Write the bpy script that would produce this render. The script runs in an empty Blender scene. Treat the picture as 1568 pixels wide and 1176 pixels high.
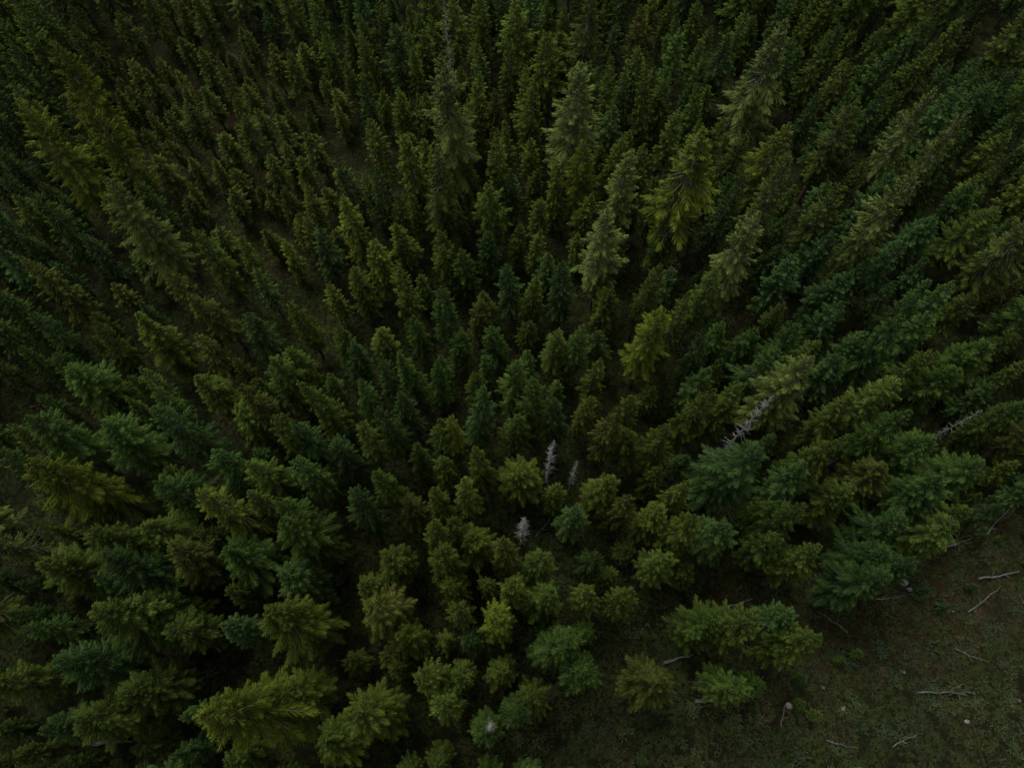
import bpy, math, random
from mathutils import Vector, noise
random.seed(7)
sc=bpy.context.scene
R=random.random
def U(a,b): return a+(b-a)*R()

# ------------------------------------------------------------------ helpers
class MB:
    def __init__(s): s.v=[]; s.f=[]; s.m=[]; s.t=[]
    def quad(s,a,b,c,d,m,t):
        n=len(s.v); s.v+=[a,b,c,d]; s.f.append((n,n+1,n+2,n+3)); s.m.append(m); s.t+=list(t)
    def tube(s,pts,rad,k,m,t=0.5):
        n=len(s.v); 
        for i,p in enumerate(pts):
            q=pts[min(i+1,len(pts)-1)]; o=pts[max(i-1,0)]
            d=Vector((q[0]-o[0],q[1]-o[1],q[2]-o[2])).normalized()
            a=d.orthogonal().normalized(); b=d.cross(a)
            for j in range(k):
                an=2*math.pi*j/k
                w=Vector(p)+(a*math.cos(an)+b*math.sin(an))*rad[i]
                s.v.append(tuple(w)); s.t.append(t)
        for i in range(len(pts)-1):
            for j in range(k):
                s.f.append((n+i*k+j,n+i*k+(j+1)%k,n+(i+1)*k+(j+1)%k,n+(i+1)*k+j)); s.m.append(m)
        s.f.append(tuple(n+(len(pts)-1)*k+j for j in range(k))); s.m.append(m)
    def mesh(s,name,mats):
        me=bpy.data.meshes.new(name); me.from_pydata(s.v,[],s.f)
        for m in mats: me.materials.append(m)
        me.polygons.foreach_set("material_index",s.m)
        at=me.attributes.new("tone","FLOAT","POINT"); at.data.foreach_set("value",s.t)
        me.update(); return me

def newmat(name):
    m=bpy.data.materials.new(name); m.use_nodes=True; nt=m.node_tree
    return m,nt,nt.nodes,nt.links,nt.nodes["Principled BSDF"]

# ------------------------------------------------------------------ materials
# needles: object colour = the individual tree's hue, tone = young growth at the shoot tips, contrast raised to paint in crown highlights
MN,nt,N,L,P=newmat("spruce_needles")
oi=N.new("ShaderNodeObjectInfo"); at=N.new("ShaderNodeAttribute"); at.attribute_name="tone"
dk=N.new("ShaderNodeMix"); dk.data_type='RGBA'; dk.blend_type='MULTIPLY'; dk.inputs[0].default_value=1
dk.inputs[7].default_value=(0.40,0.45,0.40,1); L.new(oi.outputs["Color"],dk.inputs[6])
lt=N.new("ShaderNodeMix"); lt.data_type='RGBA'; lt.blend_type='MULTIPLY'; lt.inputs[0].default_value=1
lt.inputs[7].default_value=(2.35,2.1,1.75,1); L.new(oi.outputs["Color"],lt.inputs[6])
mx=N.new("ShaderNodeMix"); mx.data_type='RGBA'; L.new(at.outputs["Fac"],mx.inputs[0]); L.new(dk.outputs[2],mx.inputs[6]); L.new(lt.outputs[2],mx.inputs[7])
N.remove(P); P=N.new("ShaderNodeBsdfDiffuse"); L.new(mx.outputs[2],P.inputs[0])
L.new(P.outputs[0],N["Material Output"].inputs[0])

def barkmat(name,c1,c2,sc_=6):
    m,nt,N,L,P=newmat(name)
    tc=N.new("ShaderNodeTexCoord"); nz=N.new("ShaderNodeTexNoise"); nz.inputs["Scale"].default_value=sc_; nz.inputs["Detail"].default_value=4
    L.new(tc.outputs["Object"],nz.inputs[0]); r=N.new("ShaderNodeValToRGB"); r.color_ramp.elements[0].color=(*c1,1); r.color_ramp.elements[1].color=(*c2,1)
    r.color_ramp.elements[0].position=.35; r.color_ramp.elements[1].position=.65
    L.new(nz.outputs[0],r.inputs[0]); L.new(r.outputs[0],P.inputs["Base Color"]); P.inputs["Roughness"].default_value=.9
    return m
MB_bark=barkmat("spruce_bark",(0.05,0.04,0.032),(0.12,0.10,0.085))
MB_dead=barkmat("weathered_wood",(0.14,0.145,0.135),(0.28,0.28,0.27))
MB_lich=barkmat("lichen_branches",(0.09,0.10,0.065),(0.18,0.19,0.13))
MB_rock=barkmat("granite",(0.12,0.12,0.11),(0.34,0.33,0.31),3)
MB_log=barkmat("log_wood",(0.055,0.055,0.047),(0.15,0.145,0.13))

# undergrowth (tone picks the plant colour)
MU,nt,N,L,P=newmat("undergrowth_leaves")
at=N.new("ShaderNodeAttribute"); at.attribute_name="tone"
r=N.new("ShaderNodeValToRGB"); cr=r.color_ramp
cols=[(0,(0.014,0.028,0.007)),(0.35,(0.026,0.048,0.010)),(0.6,(0.052,0.068,0.015)),(0.8,(0.050,0.044,0.015)),(1,(0.052,0.026,0.012))]
cr.elements[0].color=(*cols[0][1],1); cr.elements[1].color=(*cols[-1][1],1)
for p_,c_ in cols[1:-1]:
    e=cr.elements.new(p_); e.color=(*c_,1)
L.new(at.outputs["Fac"],r.inputs[0]); L.new(r.outputs[0],P.inputs["Base Color"]); P.inputs["Roughness"].default_value=.85

# ------------------------------------------------------------------ terrain
def gz(x,y):
    return 0.9*noise.noise(Vector((x*.03,y*.03,0)))+0.35*noise.noise(Vector((x*.11,y*.11,3)))
CLEAR=[(0,-7.5),(5,-3.6),(13,-2.0),(22,0.6),(29,5.0),(35,10),(46,15),(60,19),(90,24),(150,20),(150,-80),(-4,-80),(-1,-14)]
def inpoly(x,y,P):
    c=False; j=len(P)-1
    for i in range(len(P)):
        if (P[i][1]>y)!=(P[j][1]>y) and x<(P[j][0]-P[i][0])*(y-P[i][1])/(P[j][1]-P[i][1])+P[i][0]: c=not c
        j=i
    return c
def heath(x,y):   # how rusty / open the heath vegetation is
    h=0
    for cx,cy,rr in ((-33,58,13),(-25,49,9),(-40,66,10),(37,7,8),(27,3,6),(44,10,8),(20,6,4)):
        d=((x-cx)**2+(y-cy)**2)/(rr*rr); h=max(h,math.exp(-d))
    return min(1,h*(0.75+0.6*noise.noise(Vector((x*.2,y*.2,9)))))
def axis_coords(a,b,step,far):
    l=[]; x=a
    while x<=b: l.append(x); x+=step
    pre=[]; d=step*2; y=a-d
    while y>-far: pre.append(y); d*=1.5; y-=d
    pre.append(-far)
    post=[]; d=step*2; y=l[-1]+d
    while y<far: post.append(y); d*=1.5; y+=d
    post.append(far)
    return pre[::-1]+l+post
xs=axis_coords(-95,95,1.0,3000); ys=axis_coords(-25,115,1.0,3000)
V=[];Fc=[];T=[]
for y in ys:
    for x in xs:
        V.append((x,y,gz(x,y)+0.10*noise.noise(Vector((x*.6,y*.6,5))))); T.append(heath(x,y) if abs(x)<120 and abs(y)<140 else 0)
nx=len(xs)
for j in range(len(ys)-1):
    for i in range(nx-1):
        a=j*nx+i; Fc.append((a,a+1,a+nx+1,a+nx))
me=bpy.data.meshes.new("ground"); me.from_pydata(V,[],Fc)
a_=me.attributes.new("heath","FLOAT","POINT"); a_.data.foreach_set("value",T)
me.polygons.foreach_set("use_smooth",[True]*len(Fc))
g=bpy.data.objects.new("ground",me); sc.collection.objects.link(g)
m,nt,N,L,P=newmat("forest_floor"); me.materials.append(m)
tc=N.new("ShaderNodeTexCoord")
def nz(s,d=4,ro=.65):
    n=N.new("ShaderNodeTexNoise"); n.inputs["Scale"].default_value=s; n.inputs["Detail"].default_value=d; n.inputs["Roughness"].default_value=ro; L.new(tc.outputs["Object"],n.inputs[0]); return n
def mixc(f,a,b):
    k=N.new("ShaderNodeMix"); k.data_type='RGBA'
    L.new(f,k.inputs[0])
    for s_,v_ in ((6,a),(7,b)):
        if isinstance(v_,tuple): k.inputs[s_].default_value=(*v_,1)
        else: L.new(v_,k.inputs[s_])
    return k.outputs[2]
def rmp(o,a,b,hi=1.):
    k=N.new("ShaderNodeMapRange"); k.inputs[1].default_value=a; k.inputs[2].default_value=b; k.inputs[4].default_value=hi; L.new(o,k.inputs[0]); return k.outputs[0]
c=mixc(rmp(nz(.16).outputs[0],.44,.56),(0.015,0.027,0.006),(0.023,0.022,0.009))
c=mixc(rmp(nz(1.3).outputs[0],.45,.60),c,(0.033,0.042,0.010))
c=mixc(rmp(nz(.55).outputs[0],.50,.62),c,(0.009,0.011,0.004))
c=mixc(rmp(nz(3.5).outputs[0],.48,.6),c,(0.007,0.008,0.003))
at=N.new("ShaderNodeAttribute"); at.attribute_name="heath"
mu=N.new("ShaderNodeMath"); mu.operation='MULTIPLY'; L.new(at.outputs["Fac"],mu.inputs[0]); L.new(rmp(nz(1.1).outputs[0],.42,.68,.85),mu.inputs[1])
c=mixc(mu.outputs[0],c,(0.036,0.020,0.009))
L.new(c,P.inputs["Base Color"]); P.inputs["Roughness"].default_value=.95; P.inputs["Specular IOR Level"].default_value=.1
bp=N.new("ShaderNodeBump"); bp.inputs["Strength"].default_value=.8; bp.inputs["Distance"].default_value=.15; L.new(nz(4).outputs[0],bp.inputs["Height"]); L.new(bp.outputs[0],P.inputs["Normal"])

# ------------------------------------------------------------------ tree builders
def axis_fn(H,lean,ph):
    return lambda z:(lean*math.sin(z/H*2.2+ph)-lean*math.sin(ph), lean*math.cos(z/H*1.7+ph)-lean*math.cos(ph))
def spruce(name,seed,H=15.,Rc=1.6,zb=2.2,sparse=0.,power=.6,old=False,step=.13,dz=1.,wk=1.,comb=.25):
    random.seed(seed); b=MB(); ax=axis_fn(H,U(.05,.3),U(0,6))
    pts=[(*ax(H*i/8),H*i/8) for i in range(9)]
    pts[0]=(pts[0][0],pts[0][1],-.4)
    b.tube(pts,[ (0.010*H+.02)*(1-i/8)**.85+.015 for i in range(9)],6,1)
    no=U(0,99); z=zb; asy=U(0,6.28); am=U(.05,.22)
    while z<H-.12:
        t=(H-z)/(H-zb)            # 0 top .. 1 bottom
        rr=Rc*min(1,(t*1.25)**power)*(1-.3*max(0,(t-.6)/.4))*(1+.10*math.sin(z*1.7+no))
        nb=7 if t>.12 else 5
        a0=U(0,6.28)
        for k in range(nb):
            if R()<sparse+.03: continue
            az=a0+k*2*math.pi/nb+U(-.3,.3)
            bul=noise.noise(Vector((math.cos(az)*1.3+no,math.sin(az)*1.3,z*.45)))
            Ln=rr*(1+.4*bul+am*math.cos(az-asy))*U(.66,1.12)
            if R()<.08: Ln*=1.2
            if old: Ln*=U(.65,1.2)
            Ln=max(Ln,.18)
            pitch=math.radians(50*(1-t)**2.5+ (4-32*t) +U(-7,7))
            if t<.05: pitch=math.radians(U(40,62))
            dr=U(.12,.28)/max(Rc,1)
            zz=z+U(-.16,.16); cx,cy=ax(zz); ca,sa=math.cos(az),math.sin(az)
            def pos(s):
                f=s/Ln
                return (cx+ca*s*math.cos(pitch),cy+sa*s*math.cos(pitch),zz+s*math.sin(pitch)-dr*s*s+0.13*Ln*f*f*f)
            br=U(-.25,.25)+.45*bul
            if k%2==0 or old: b.tube([pos(0),pos(Ln*.5),pos(Ln*.96)],[.012+.012*Ln,.008+.006*Ln,.005],3,1)
            s=Ln*.25
            while s<Ln:
                f=s/Ln
                tl=(.44*Ln*(1-f)**.75*min(1,(f+.15)*2.0)+.13)*U(.75,1.15)
                tl=min(tl,.62)
                px,py,pz=pos(s)
                for sd in (-1,1):
                    if old and R()<.08: continue
                    ang=az+sd*math.radians(U(30,52)-10*f)
                    da,db=math.cos(ang),math.sin(ang)
                    drp=U(.2,.85)*(0.35+t)*tl
                    wd=U(.030,.050)*wk
                    nx_,ny_=-db*wd,da*wd
                    mxp=(px+da*tl*.4,py+db*tl*.4,pz-drp*.25+.02)
                    tip=(px+da*tl,py+db*tl,pz-drp)
                    rl=U(-.05,.05)*wk
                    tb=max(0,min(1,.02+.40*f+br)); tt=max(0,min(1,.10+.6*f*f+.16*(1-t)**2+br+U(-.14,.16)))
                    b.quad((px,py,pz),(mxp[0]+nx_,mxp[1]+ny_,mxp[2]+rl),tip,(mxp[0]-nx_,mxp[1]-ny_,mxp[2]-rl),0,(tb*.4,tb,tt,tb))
                    if R()<comb:
                        hl=U(.15,.4)*(0.5+t)
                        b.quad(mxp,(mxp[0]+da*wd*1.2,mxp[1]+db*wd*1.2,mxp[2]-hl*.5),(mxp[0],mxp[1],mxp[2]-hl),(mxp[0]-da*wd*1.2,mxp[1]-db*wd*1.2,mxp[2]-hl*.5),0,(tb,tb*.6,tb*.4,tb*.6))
                s+=step*U(.8,1.2)
            q0=pos(Ln*.7); q1=pos(Ln*1.1); wd=.04*wk
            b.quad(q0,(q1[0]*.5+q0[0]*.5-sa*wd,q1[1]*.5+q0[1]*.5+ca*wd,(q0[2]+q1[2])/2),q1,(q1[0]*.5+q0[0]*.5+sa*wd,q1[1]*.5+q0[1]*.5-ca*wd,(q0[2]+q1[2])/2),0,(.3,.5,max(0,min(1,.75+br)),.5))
        z+=(.25+.17*t)*U(.85,1.15)*(1.1 if old else 1)*dz
    cx,cy=ax(H)
    for k in range(3):
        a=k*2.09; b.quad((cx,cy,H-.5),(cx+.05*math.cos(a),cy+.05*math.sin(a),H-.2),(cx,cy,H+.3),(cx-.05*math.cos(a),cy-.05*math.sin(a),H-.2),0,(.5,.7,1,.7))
    for k in range(10):
        zz=U(.12*H*.5,zb+.5); az=U(0,6.28); l=U(.4,1.1); cx,cy=ax(zz)
        b.tube([(cx,cy,zz),(cx+l*math.cos(az),cy+l*math.sin(az),zz-l*.25)],[.018,.006],3,1)
    if old:   # bare lichen-covered twigs poking out
        for k in range(50):
            t=U(.05,.8); zz=H-t*(H-zb); az=U(0,6.28); l=Rc*t**.6*U(.8,1.2); cx,cy=ax(zz)
            e=(cx+l*math.cos(az),cy+l*math.sin(az),zz+l*U(-.25,.2)); m_=(cx+.5*l*math.cos(az+.15),cy+.5*l*math.sin(az+.15),zz+l*.05)
            b.tube([(cx,cy,zz),m_,e],[.03,.022,.008],3,2)
    return b.mesh(name,[MN,MB_bark,MB_lich])
def snag(name,seed,H=13.,Rc=1.1):
    random.seed(seed); b=MB(); ax=axis_fn(H,.15,U(0,6))
    b.tube([(*ax(H*i/8),H*i/8-(.4 if i==0 else 0)) for i in range(9)],[.13*(1-i/8)**.8+.02 for i in range(9)],7,0)
    z=H*.2
    while z<H-.1:
        t=(H-z)/(H*.8)
        for k in range(4):
            if R()<.3: continue
            az=U(0,6.28); l=max(.2,Rc*(t*1.3)**.5*U(.5,1.15)) if t<.75 else Rc*U(.2,.8); l=min(l,Rc*1.2); cx,cy=ax(z)
            up=U(-.15,.25)+ .5*(1-t)**3
            def pos(s): return (cx+s*math.cos(az),cy+s*math.sin(az),z+s*up-.12*s*s)
            b.tube([pos(0),pos(l*.5),pos(l)],[.026,.017,.007],3,0)
            s=l*.25
            while s<l:
                for sd in (-1,1):
                    if R()<.3: continue
                    tl=U(.12,.42)*(1.1-s/l); a2=az+sd*U(.6,1.1); p=pos(s)
                    b.tube([p,(p[0]+tl*math.cos(a2),p[1]+tl*math.sin(a2),p[2]+U(-.15,.05))],[.010,.004],3,0)
                s+=.15
        z+=.3*U(.8,1.2)
    return b.mesh(name,[MB_dead])

SP=[(13,1.45,2.6,.03,.56),(13,1.6,3.0,.06,.48),(13,1.35,2.5,.02,.72),(13,1.7,3.2,.10,.54),(12,1.65,2.5,.05,.42),(14,1.5,3.5,.12,.62),(13,1.6,2.8,.04,.5),(13,1.4,2.8,.2,.68),(13,1.5,2.2,.14,.5),(13,1.5,4.0,.06,.45)]
var=[];varf=[]
for i,(H,Rc,zb,sp,pw) in enumerate(SP):
    var.append((spruce("spruce_mesh_%d"%i,100+i,H,Rc,zb,sp,pw,step=.12,wk=.9,dz=1.05,comb=.2),H,Rc))
    varf.append((spruce("spruce_far_mesh_%d"%i,150+i,H,Rc,zb,sp,pw*.92,step=.20,dz=1.25,wk=1.6,comb=.1),H,Rc))
big=[(spruce("large_spruce_mesh_%d"%i,200+i,18,2.3,4.5,.07,.6,step=.10,comb=.15,wk=.8,dz=.95),18,2.3) for i in range(4)]
oldv=[(spruce("old_spruce_mesh_%d"%i,300+i,18,1.9,4.5,.12,.56,True,step=.12,wk=1.05),18,1.9) for i in range(4)]
snv=[(snag("snag_mesh_%d"%i,400+i),13.,1.1) for i in range(3)]

random.seed(11)
# ------------------------------------------------------------------ hues of individual trees (species / health variation, plus tint and darkening by location)
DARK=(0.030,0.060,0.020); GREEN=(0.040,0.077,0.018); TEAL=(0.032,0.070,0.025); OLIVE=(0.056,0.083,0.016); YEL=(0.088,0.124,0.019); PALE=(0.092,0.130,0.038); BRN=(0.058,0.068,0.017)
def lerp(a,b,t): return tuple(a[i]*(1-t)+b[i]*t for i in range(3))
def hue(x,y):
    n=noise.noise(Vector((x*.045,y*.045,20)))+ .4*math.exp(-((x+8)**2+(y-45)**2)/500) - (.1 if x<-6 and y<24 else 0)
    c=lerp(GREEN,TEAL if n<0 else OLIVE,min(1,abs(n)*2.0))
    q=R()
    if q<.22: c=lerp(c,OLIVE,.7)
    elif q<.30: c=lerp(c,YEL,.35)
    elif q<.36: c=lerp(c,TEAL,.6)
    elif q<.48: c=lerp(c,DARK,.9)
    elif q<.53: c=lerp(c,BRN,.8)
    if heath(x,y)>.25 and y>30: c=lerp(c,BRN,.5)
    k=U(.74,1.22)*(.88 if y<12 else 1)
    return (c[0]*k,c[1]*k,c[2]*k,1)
def place(kind,name,x,y,h,r,col,parent=None,tilt=.05):
    me,H,Rc=random.choice(kind) if isinstance(kind,list) else kind
    o=bpy.data.objects.new(name,me); sc.collection.objects.link(o)
    o.location=(x,y,gz(x,y)); o.rotation_euler=(U(-tilt,tilt),U(-tilt,tilt),U(0,6.28))
    o.scale=(r/Rc,r/Rc*U(.88,1.12),h/H); o.color=col
    if parent: o.parent=parent
    return o
placed=[]
C4=lambda c,k=1:(c[0]*k,c[1]*k,c[2]*k,1)
HERO=[ # x,y,h,r,kind,name,colour
(-5.6,47.9,21,2.7,'o','old_spruce_tree',C4(PALE,.85)),(5.7,49.1,19,2.8,'o','old_spruce_tree',C4(PALE,1.05)),
(14.5,40.2,20,3.0,'o','old_spruce_tree',C4(YEL,.9)),(22.8,52,21,2.9,'o','old_spruce_tree',C4(PALE,.85)),
(9.9,41.6,16,2.1,'o','old_spruce_tree',C4(PALE,1.15)),(6.4,45,14,1.9,'s','spruce_tree',C4(YEL,.85)),
(8.2,35.7,16.5,2.2,'o','old_spruce_tree',C4(PALE,1.05)),(19.7,34,18,2.0,'o','old_spruce_tree',C4(PALE,1.05)),
(11.6,26.7,16,2.1,'b','large_spruce_tree',C4(YEL,1.0)),(24.9,45.6,16,2.4,'o','old_spruce_tree',C4(YEL,.85)),
(32.2,37.4,20,2.1,'o','old_spruce_tree',C4(PALE,1.0)),(22.4,21.8,17,2.6,'b','large_spruce_tree',C4(PALE,.95)),
(37,47.7,18,1.8,'o','old_spruce_tree',C4(PALE,1.0)),(39.2,45.4,18,1.7,'o','old_spruce_tree',C4(PALE,.95)),
(-32.5,37,19,2.6,'b','large_spruce_tree',C4(PALE,.85)),(-41.9,53.2,18,2.5,'b','large_spruce_tree',C4(YEL,.75)),
(-42.7,46.3,18,2.5,'b','large_spruce_tree',C4(YEL,1.0)),(-37.4,46.5,17,2.0,'s','spruce_tree',C4(YEL,.7)),
(17.2,15.2,17,3.0,'b','large_spruce_tree',C4(DARK,1.1)),(18.2,18.0,19,1.0,'d','dead_spruce_tree',C4(PALE)),
(3.1,16.6,14,.8,'d','dead_spruce_tree',C4(PALE)),(5.3,16.2,9,.5,'d','dead_spruce_tree',C4(PALE)),
(0.8,11.3,13,.75,'d','dead_spruce_tree',C4(PALE)),(-1.9,-3.1,14,.8,'d','dead_spruce_tree',C4(PALE)),(-1.6,-3.6,12.5,1.5,'s','spruce_tree',C4(GREEN,.9)),
(-6.4,58.9,17,.8,'d','dead_spruce_tree',C4(PALE)),(37.6,20,12,.7,'d','dead_spruce_tree',C4(PALE)),
(-4.8,18.8,13,1.2,'s','spruce_tree',C4(YEL,.9)),
(-1.3,4,13,1.7,'s','spruce_tree',C4(YEL,.9)),(-21.8,12.1,16,1.8,'o','old_spruce_tree',C4(YEL,.95)),
(-33.4,14.1,18,2.6,'b','large_spruce_tree',C4(YEL,.6)),(-15.5,3.9,18,2.6,'b','large_spruce_tree',C4(OLIVE,.8)),
(-17.4,-2,22,2.8,'b','large_spruce_tree',C4(YEL,.65))]
for x,y,h,r,k,nm,c in HERO:
    place({'o':oldv,'s':var,'b':big,'d':snv}[k],nm,x,y,h,r,c,tilt=.02); placed.append((x,y,r*.8 if k!='d' else .4))
SURVEY="""-10,-2,13,2.2; -5,-2,15,1.4; 2,-1,12,1.4; 5,1,16,1.6; 3,2,14,1.9; 10,0,12,2.0
14,3,13,2.2; 16,3,15,1.7; 20,4,12,1.5; 21,2,16,1.5; 15,-0,14,1.5; 28,9,12,2.2
26,7,13,3.0; 11,8,15,1.4; 6,6,12,1.2; 8,5,16,1.0; 2,6,14,1.7; 2,8,12,1.5
-0,6,13,1.2; 0,9,15,1.2; 0,16,12,2.1; -4,14,16,1.4; -6,13,14,1.0; -8,13,12,1.3
-21,9,13,2.1; -16,10,15,2.2; -9,9,12,1.7; -6,10,16,1.2; -4,11,14,1.4; -3,10,12,2.0
7,14,13,1.5; 9,13,15,1.2; 11,12,12,1.5; 13,11,16,1.7; 16,11,14,2.0; 5,12,12,1.5
6,9,13,1.2; -10,5,15,1.9; -8,3,12,1.5; -30,1,16,2.9; -26,-0,14,2.6; -16,-1,12,2.3
-6,-0,13,1.3; -8,2,15,1.2; -4,1,12,1.2; 8,19,16,1.2; 12,18,14,1.4; 10,19,12,1.6
4,20,13,1.3; 2,21,15,1.0; -0,20,12,1.4; -3,20,16,1.5; -2,16,14,1.1; -6,19,12,1.2
-9,21,13,1.2; -11,24,13,1.1; -13,23,12,1.1; -15,21,16,1.4; -14,26,12,1.3; -19,26,12,1.4
-20,24,13,1.7; -21,21,15,1.5; -26,23,12,1.7; -26,18,16,1.7; -32,18,14,2.3; -37,24,12,2.4
-32,28,13,1.8; -37,18,15,2.4; -23,21,12,1.7; -18,19,16,1.5; -17,18,14,1.4; -15,18,12,1.3
-12,18,13,1.2; -10,19,15,1.1; -8,17,12,1.0; -10,15,16,1.4; -16,16,14,1.5; -20,16,12,1.6
-23,16,13,1.6; -26,14,15,1.9; -32,14,12,2.6; -12,12,16,1.4; -17,12,14,1.5; -20,13,12,1.3
-28,11,13,2.2; -31,10,15,2.5; -34,8,12,2.3; -28,7,16,2.1; -25,8,14,1.8; -17,7,12,1.8
-12,7,13,1.2; -6,8,15,1.4; -4,7,12,1.2; -28,4,16,2.4; -27,5,14,1.9; -24,3,12,1.6
-21,3,13,1.5; -28,-2,15,2.4; -13,-4,12,2.0; -0,-2,16,1.1; 13,13,14,1.2; 20,12,12,1.6
20,10,13,1.3; 21,11,15,1.5; 26,14,12,1.9; 24,16,16,1.8; 23,15,14,1.6; 30,16,12,2.3
33,18,13,2.1; 33,14,15,2.3; 37,16,12,2.1; 30,19,16,1.7; 27,20,14,1.7; 33,13,12,2.1
34,11,13,2.0; 22,8,15,1.5; 29,11,12,1.7; 23,27,16,1.7; 21,24,14,1.7; 21,28,12,1.5
18,28,13,1.4; 16,26,15,1.2; 16,24,12,1.5; 14,20,16,1.4; 18,21,14,1.3; 12,26,10,1.6
10,21,13,1.2; 7,24,13,1.3; 8,29,10,1.3; 5,27,14,1.2; 4,28,12,1.4; -1,29,10,1.1
-0,23,13,1.4; 1,26,13,0.9; -5,28,10,1.3; -7,24,14,1.0; -9,26,12,1.1; -12,29,10,1.2
-15,28,11,1.2; -6,31,13,1.4; -3,31,10,1.3; -10,33,14,1.3; -14,34,12,1.0; -4,36,10,1.2
-7,39,11,1.1; -0,34,13,1.3; 3,36,10,1.2; 5,33,14,1.4; 2,33,12,1.0; -2,39,10,1.1
-6,37,11,1.1; 12,32,15,1.2; 14,38,12,1.2; 14,28,16,1.2; 25,34,14,1.5; 29,30,12,1.7
30,27,13,1.7; 30,22,15,1.9; 28,25,12,1.6; 31,26,16,1.8; 36,28,14,1.9; 41,27,12,2.3
37,24,13,1.9; 29,31,15,1.5; 29,37,12,1.6; 29,39,16,1.6; 35,36,14,1.6; 39,40,12,2.0
43,40,13,2.2; 42,46,15,1.8; 39,52,12,1.7; 19,40,16,1.2; 18,49,14,1.3; 16,51,12,1.4
20,50,13,1.2; 4,45,13,0.9; 0,46,10,1.1; -1,47,14,1.1; -4,46,12,1.0; -8,49,10,1.1
-11,42,11,1.0; -13,43,13,1.0; -18,38,12,1.4; -27,35,16,1.5; -27,31,14,1.5; -23,29,12,1.5
-19,30,13,1.3; 2,53,13,1.4; 5,65,10,2.0; 10,55,14,1.2; 14,55,14,1.2; 18,63,12,1.5
-3,59,11,1.3; -0,59,13,1.3; -12,56,10,1.3; -15,55,14,1.1; -10,60,12,1.2"""
for t in SURVEY.replace("\n",";").split(";"):
    x,y,h,r=map(float,t.split(","))
    x+=U(-.3,.3); y+=U(-.3,.3); r=min(2.3,max(1.3,r*1.1)*(1.06 if y>28 else 1))
    if any((x-a)**2+(y-b)**2<(1.4 if c>.5 else .3) for a,b,c in placed): continue
    if abs(x-20.2)<1.6 and abs(y-19.8)<1.6: continue
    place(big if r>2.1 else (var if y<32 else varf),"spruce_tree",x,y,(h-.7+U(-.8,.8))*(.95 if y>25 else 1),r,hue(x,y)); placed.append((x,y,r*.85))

# the rest of the forest, one named mass
forest=bpy.data.objects.new("spruce_forest",None); sc.collection.objects.link(forest)
grid={}
def key(x,y): return (int(x//6),int(y//6))
for p in placed: grid.setdefault(key(p[0],p[1]),[]).append(p)
def free(x,y,r):
    i,j=key(x,y)
    for a in range(i-1,i+2):
        for b_ in range(j-1,j+2):
            for q in grid.get((a,b_),()):
                if (q[0]-x)**2+(q[1]-y)**2<(r+q[2])**2: return False
    return True
GAPS=[(1.5,12.8,1.8),(5.5,18,1.5),(-21,0,2.5),(8,-4,4),(3,-5,2.5),(-30,-4,2),(-19,0,2),(14,6,1.8),(17,6.5,2.5),(20.5,6.6,2.5),(24,4,3.5),(10,3.5,2.4),(8,-2,2.8),(12,-1,2.2),(26,4.5,3)]
cnt=0
for _ in range(34000):
    y=U(-22,104); x=U(-88,88)
    if abs(x)>52+.32*y: continue
    if inpoly(x,y,CLEAR): continue
    if any((x-a)**2+(y-b)**2<c*c for a,b,c in GAPS): continue
    hth=heath(x,y); 
    if y<14 and x>8: hth=0
    dn=noise.noise(Vector((x*.10,y*.10,40)))
    big_=R()
    h=U(6.5,13.2)+1.8*dn
    r=max(1.05,h*U(.105,.165))*(1.08 if y>30 else 1)
    if big_<.08: h=U(14,17.5); r=U(1.5,2.4)
    if hth>.25:
        if R()<.4: continue
        h*=.62; r*=.8
    sp=r*U(.70,1.15)*(1+1.6*max(0,-dn-.08))*(1.12 if abs(x)<26 and 4<y<36 else 1)
    if not free(x,y,sp): continue
    q=(x,y,sp); placed.append(q); grid.setdefault(key(x,y),[]).append(q)
    if R()<.0012: place(snv,"dead_tree",x,y,h*.9,.7,C4(PALE),forest)
    elif big_<.08 and R()<.5: place(oldv,"old_tree",x,y,h,r,C4(lerp(PALE,OLIVE,U(0,1)),U(.65,.95)),forest)
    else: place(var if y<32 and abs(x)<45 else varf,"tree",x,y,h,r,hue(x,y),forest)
    cnt+=1
for _ in range(150):
    x=U(0,60); y=U(-10,18)
    if inpoly(x,y,CLEAR) and not inpoly(x,y+6,CLEAR):
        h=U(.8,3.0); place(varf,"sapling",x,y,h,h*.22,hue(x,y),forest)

# ------------------------------------------------------------------ undergrowth: heath, grass and bilberry tufts
b=MB()
def tuft(x,y,s,tone,n):
    z=gz(x,y)
    for k in range(n):
        a=U(0,6.28); l=s*U(.5,1.2); w_=s*U(.07,.15); e=U(.2,1.1)
        dx,dy=math.cos(a),math.sin(a); ox,oy=x+U(-s,s)*.6,y+U(-s,s)*.6
        m_=(ox+dx*l*.5,oy+dy*l*.5,z+l*e*.6); tip=(ox+dx*l,oy+dy*l,z+l*e*.75)
        t=min(1,max(0,tone+U(-.18,.18)))
        b.quad((ox,oy,z),(m_[0]-dy*w_,m_[1]+dx*w_,m_[2]),tip,(m_[0]+dy*w_,m_[1]-dx*w_,m_[2]),0,(t,t,t,t))
for _ in range(24000):
    q=R()
    if q<.68: x=U(-2,60); y=U(-10,18)
    else: x=U(-70,70); y=U(-12,90)
    op=inpoly(x,y,CLEAR)
    if q<.68 and not op and R()<.5: continue
    n2=noise.noise(Vector((x*.4,y*.4,70)))
    if n2<-.02 and R()<.75: continue
    hh=heath(x,y); n1=noise.noise(Vector((x*.22,y*.22,50)))
    tone=.36+.6*n1
    if hh>.25 and R()<.3: tone=U(.65,1)
    s=U(.10,.34)
    if R()<.025: s=U(.4,.7)
    tuft(x,y,s,tone,8 if s<.4 else 26)
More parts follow.
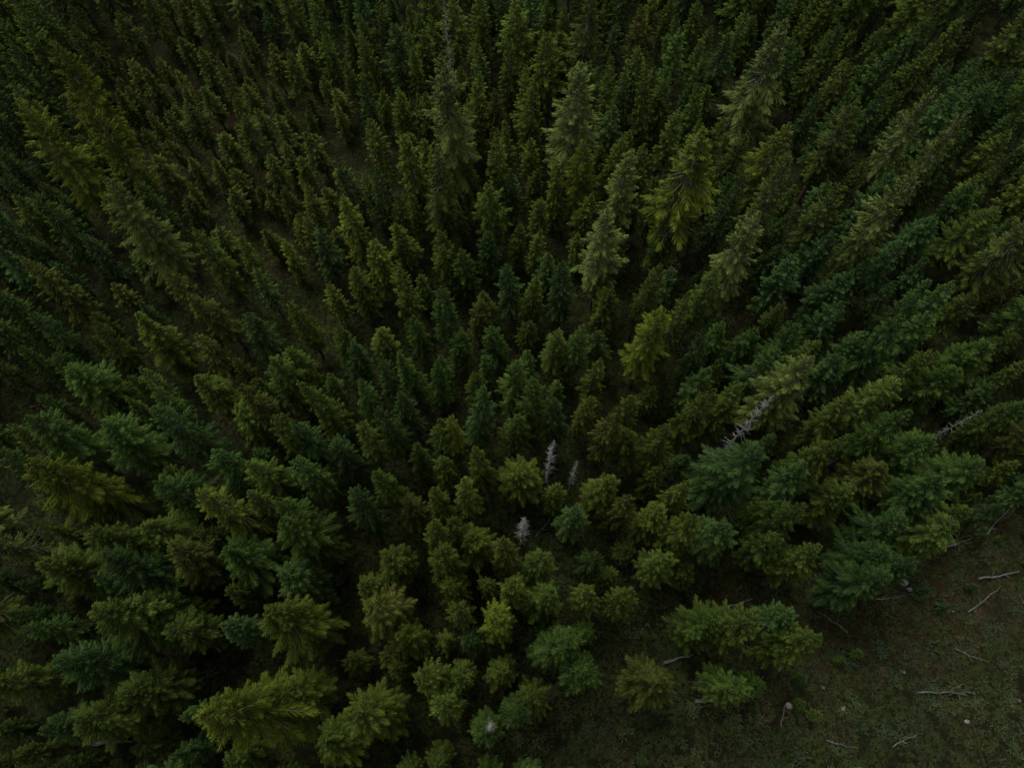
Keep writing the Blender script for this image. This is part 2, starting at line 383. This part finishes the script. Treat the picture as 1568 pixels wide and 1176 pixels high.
ug=bpy.data.objects.new("heath_undergrowth",b.mesh("heath_undergrowth",[MU])); sc.collection.objects.link(ug)

# ------------------------------------------------------------------ fallen logs, stumps, boulders
def log(x,y,L_,ang,r=.12,name="fallen_log",mat=MB_log):
    b=MB(); dx,dy=math.cos(ang),math.sin(ang); pts=[];rad=[]
    for i in range(7):
        s=L_*i/6; px,py=x+dx*s+U(-.08,.08),y+dy*s+U(-.08,.08); pts.append((px,py,gz(px,py)+.15+r)); rad.append(r*(1-.65*i/6))
    b.tube(pts,rad,8,0)
    for k in range(int(L_*2.2)):
        i=U(.2,1); px,py=x+dx*L_*i,y+dy*L_*i; a=ang+random.choice((-1,1))*U(.7,1.3); l=U(.2,.9)*(1.2-i)
        z=gz(px,py)+.15+r
        b.tube([(px,py,z),(px+l*math.cos(a),py+l*math.sin(a),z+U(.0,.35))],[.025,.008],4,0)
    o=bpy.data.objects.new(name,b.mesh(name,[mat])); sc.collection.objects.link(o)
for a in [(34,-1.0,5.0,.0,.08),(41.5,8.3,4.0,.15,.11),(15.2,-1.6,3.4,.03,.15),(12.8,1.3,2.6,.25,.13),(-34.5,-4.8,3.5,.05,.2),(43,12,4,.7,.09),(22,-3.5,1.8,1.2,.06),(31,-5,2.4,.4,.06),(29,3.8,3,2.5,.07),(38,2.5,3,-.4,.06),(39,11,3.5,.3,.09),(40,5.5,4.2,.55,.07),(32,6.5,2.8,.1,.06),(18,5.6,3,.3,.09),(46,4,3.2,1.9,.07),(25.5,-4.6,2.6,-.2,.06),(-25,2.2,3.5,2.4,.1),(2.2,12.0,2.5,.9,.07)]:
    log(*a)
def rock(x,y,s,name="boulder"):
    import bmesh
    bm=bmesh.new(); bmesh.ops.create_icosphere(bm,subdivisions=3,radius=1)
    o_=U(0,50)
    for v in bm.verts:
        k=1+.35*noise.noise(v.co*1.1+Vector((o_,0,0)))+.12*noise.noise(v.co*3+Vector((o_,5,0)))
        v.co=Vector((v.co.x*k*s*1.2,v.co.y*k*s*.9,v.co.z*k*s*.7))
    me=bpy.data.meshes.new(name); bm.to_mesh(me); bm.free(); me.materials.append(MB_rock)
    o=bpy.data.objects.new(name,me); sc.collection.objects.link(o); o.location=(x,y,gz(x,y)+s*.1); o.rotation_euler=(0,0,U(0,6))
for x,y,s in [(36,10,.38),(35,8,.3),(35.4,7.4,.22),(23,-2,.26),(27.5,-2.2,.18),(37.8,-3.2,.18)]:
    rock(x,y,s)
def stump(x,y):
    b=MB(); z=gz(x,y); r=U(.10,.16); h=U(.3,.5)
    b.tube([(x,y,z-.2),(x,y,z+.08),(x,y,z+h)],[r*1.5,r*1.1,r],9,0)
    for k in range(5):
        a=k*1.26+U(-.3,.3); b.tube([(x,y,z+.1),(x+math.cos(a)*r*2.2,y+math.sin(a)*r*2.2,z-.04)],[r*.4,r*.12],5,0)
    o=bpy.data.objects.new("tree_stump",b.mesh("tree_stump",[MB_bark])); sc.collection.objects.link(o)
for x,y in [(33,.6),(38.5,5.5),(26,-.6),(42.5,-1.6)]: stump(x,y)

# ------------------------------------------------------------------ light: heavy overcast, late in the day
EL=math.radians(58); AZ=math.radians(-30)
wd=bpy.data.worlds.new("World"); sc.world=wd; wd.use_nodes=True; N=wd.node_tree.nodes; L=wd.node_tree.links
sk=N.new("ShaderNodeTexSky"); sk.sky_type='NISHITA'; sk.sun_disc=False; sk.sun_elevation=EL; sk.sun_rotation=AZ; sk.dust_density=4
hs=N.new("ShaderNodeHueSaturation"); hs.inputs["Saturation"].default_value=.08; L.new(sk.outputs[0],hs.inputs["Color"])
L.new(hs.outputs[0],N["Background"].inputs[0]); N["Background"].inputs[1].default_value=.11
sd=bpy.data.lights.new("sun","SUN"); sd.energy=1.3; sd.angle=math.radians(30); sd.color=(1,.97,.87)
so=bpy.data.objects.new("sun",sd); sc.collection.objects.link(so)
d=Vector((math.sin(AZ)*math.cos(EL),math.cos(AZ)*math.cos(EL),math.sin(EL)))
so.rotation_euler=d.to_track_quat('Z','Y').to_euler(); so.location=(0,0,90)
sc.view_settings.view_transform='Standard'; sc.view_settings.look='None'; sc.view_settings.exposure=0

cam=bpy.data.cameras.new("camera"); co=bpy.data.objects.new("camera",cam); sc.collection.objects.link(co)
cam.lens=24.96; cam.sensor_width=36; cam.clip_end=8000
co.location=(0,0,65); co.rotation_euler=(math.radians(22.6),0,0); sc.camera=co
print(cnt)
